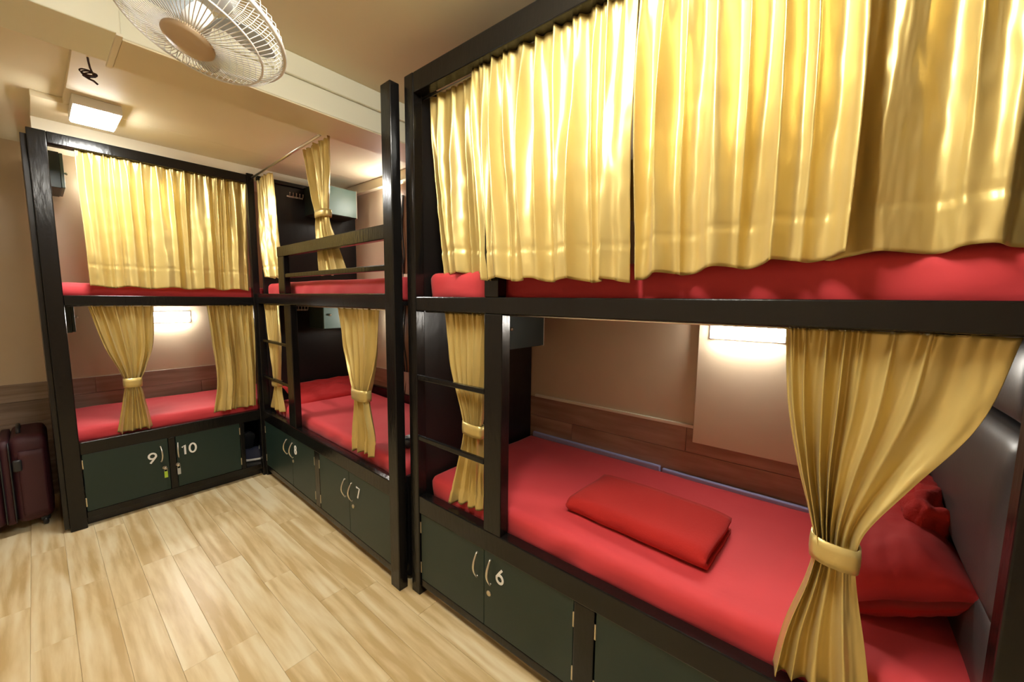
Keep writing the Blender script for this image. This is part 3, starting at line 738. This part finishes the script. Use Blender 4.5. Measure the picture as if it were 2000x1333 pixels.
# ------------------------------------------------------------------ loose cable on the ceiling panel
cb_ = MB()
cz = ZD
cb_.tube([(.215, 2.45, cz+.002), (.217, 2.46, cz-.012), (.222, 2.48, cz-.028), (.232, 2.50, cz-.045), (.236, 2.50, cz-.055)], .0035, 6)
for k in range(3):
    pts = []
    for t in range(25):
        q = 2*math.pi*t/24; pts.append((.214+.022*math.cos(q)+.004*k, 2.50+.012*math.sin(q+k), cz-.042+.014*math.sin(q+.5*k)-.004*k))
    cb_.tube(pts, .0028, 6)
cb_.tube([(.20, 2.50, cz-.058), (.217, 2.50, cz-.066), (.232, 2.51, cz-.066), (.244, 2.51, cz-.076)], .004, 6)
tag(cb_.build('loose_cable', 'cable', None, (.225, 2.5, cz)), 'bundled dark cable dangling from the ceiling near the glowing lamp', 'cable')

# ------------------------------------------------------------------ gap between the two right-hand bunks: cables over a brown strip coloured as unlit wall
bt = empty('cable_shade_strip', (1.88, 2.6, .6), 'brown strip coloured as unlit wall, with black cables, in the gap between two bunks', 'wall strip')
g0 = Vector(bt.location)
def gb(nm, *aa, m='wallshade', bv=.002):
    o = box(nm, *aa, m, None, bv); o.location -= g0; o.parent = bt; return o
gb('wall strip', XR_B-.022, XR_B, 2.54, 2.69, .60, 2.31)  # shade put in as colour: the wall behind is plain beige, only unlit
gb('plate', XR_B-.036, XR_B-.022, 2.60, 2.68, .62, .84, m='greytag')
gb('plate', XR_B-.036, XR_B-.022, 2.58, 2.66, 1.47, 1.62, m='trim')
for k in range(3):
    pts = [(XR_B-.034+.006*math.sin(z*9+k), 2.645+.014*k+.012*math.sin(z*13+k*2), z) for z in [.62+.05*j for j in range(33)]]
    cm = MB().tube(pts, .006, 6); cm.build('cable', 'darkgrey', bt, g0).location = (0, 0, 0)

# ------------------------------------------------------------------ suitcase
sc = empty('suitcase', (-.17, 3.86, 0), 'dark maroon soft suitcase standing on the floor left of the far bunk', 'suitcase')
s0 = Vector(sc.location)
def sh(nm, lo, hi, r, mt, n=(8, 12, 14), amp=.003):
    bm = rbox(lo, hi, r, n, lambda p, q: q*amp*N3(p.x*8, p.y*8, p.z*8)); o = bm_obj(bm, nm, mt, None, tuple((lo[k]+hi[k])/2 for k in range(3))); o.location -= s0; o.parent = sc; return o
sh('shell', (-.158, 3.67, .055), (-.008, 4.06, .585), .04, 'maroon')
sh('shell', (-.355, 3.67, .055), (-.192, 4.06, .575), .04, 'maroon')
sh('zip_gusset', (-.196, 3.68, .06), (-.154, 4.05, .57), .01, 'maroon', (3, 8, 10), .001)
sh('piping', (-.163, 3.662, .075), (-.155, 4.04, .56), .0038, 'darkgrey', (2, 6, 8), 0)
sh('piping', (-.197, 3.662, .075), (-.189, 4.04, .56), .0038, 'darkgrey', (2, 6, 8), 0)
sh('pocket', (-.130, 3.660, .09), (-.025, 3.68, .50), .009, 'maroon', (8, 2, 12), .002)
sh('side_handle', (-.150, 3.650, .385), (-.115, 3.668, .455), .008, 'darkgrey', (4, 3, 6), .001)
cmb = MB().tube([(-.12, 3.80, .57), (-.12, 3.80, .60), (-.12, 3.83, .612), (-.12, 3.92, .612), (-.12, 3.95, .60), (-.12, 3.95, .57)], .010, 8)
cmb.build('top_handle', 'darkgrey', sc, s0).location = (0, 0, 0)
for x in (-.31, -.05):
    for y in (3.72, 4.0):
        wm = MB().lathe((x-.012, y, .028), (1, 0, 0), [(.018, 0), (.028, .004), (.028, .020), (.018, .024)], 20); wm.build('wheel', 'darkgrey', sc, s0).location = (0, 0, 0)
        sh('wheel_mount', (x-.02, y-.02, .03), (x+.02, y+.02, .07), .008, 'darkgrey', (3, 3, 3), 0)

# ------------------------------------------------------------------ shoes in the cubby
def shoe(label, loc, rz, upper, sole, scale=1.0, tilt=0):
    r = empty('sneaker', loc, label, 'shoe', 'shoes in the open cubby', rz); r.rotation_euler = (tilt, 0, rz); r.scale = (scale,)*3
    L = .26
    def wdt(t): return .036+.012*math.sin(math.pi*min(1, t*1.05))+.008*sstep((t-.45)*3)-.034*sstep((t-.86)*7)
    mb = MB()
    def so(u, v):
        q = 2*math.pi*u; x = (v-.5)*L; w = wdt(v)*(1-.85*(abs(v-.5)*2)**10)
        return (x, w*math.cos(q)*1.06, .014+.014*max(-1, min(1, 1.6*math.sin(q)))+.006*sstep((v-.8)*4))
    mb.grid(so, 24, 30).build('sole', sole, r)
    mb = MB()
    def upf(u, v):
        q = math.pi*u; x = (v-.5)*L*.97; w = wdt(v)*(1-.8*(abs(v-.5)*2)**8)
        h = .085-.012*math.sin(math.pi*min(1, v*3)) if v < .36 else .085-.055*sstep((v-.36)/.5)
        h *= (1-.6*(abs(v-.5)*2)**12)
        return (x, w*math.cos(q)*(1-.28*math.sin(q)), .024+h*math.sin(q)**.7)
    mb.grid(upf, 20, 30).build('upper', upper, r)
    for k in range(4):
        x = -.01+k*.022; z = .112-.012*k-.008*k*.5
        MB().tube([(x, -.026, z-.022), (x, -.012, z-.002), (x, .012, z-.002), (x, .026, z-.022)], .0028, 6).build('lace', 'white', r)
    return r
shoe('navy sneaker with white sole in the open cubby beside locker 10', (1.105, CY+.125, .099), math.radians(-18), 'navy', 'white')
shoe('grey green sneaker propped behind the navy one in the cubby', (1.045, CY+.235, .21), math.radians(-80), 'shoegrey', 'darkgrey', .95, 0).rotation_euler = (0, -1.1, math.radians(-95))
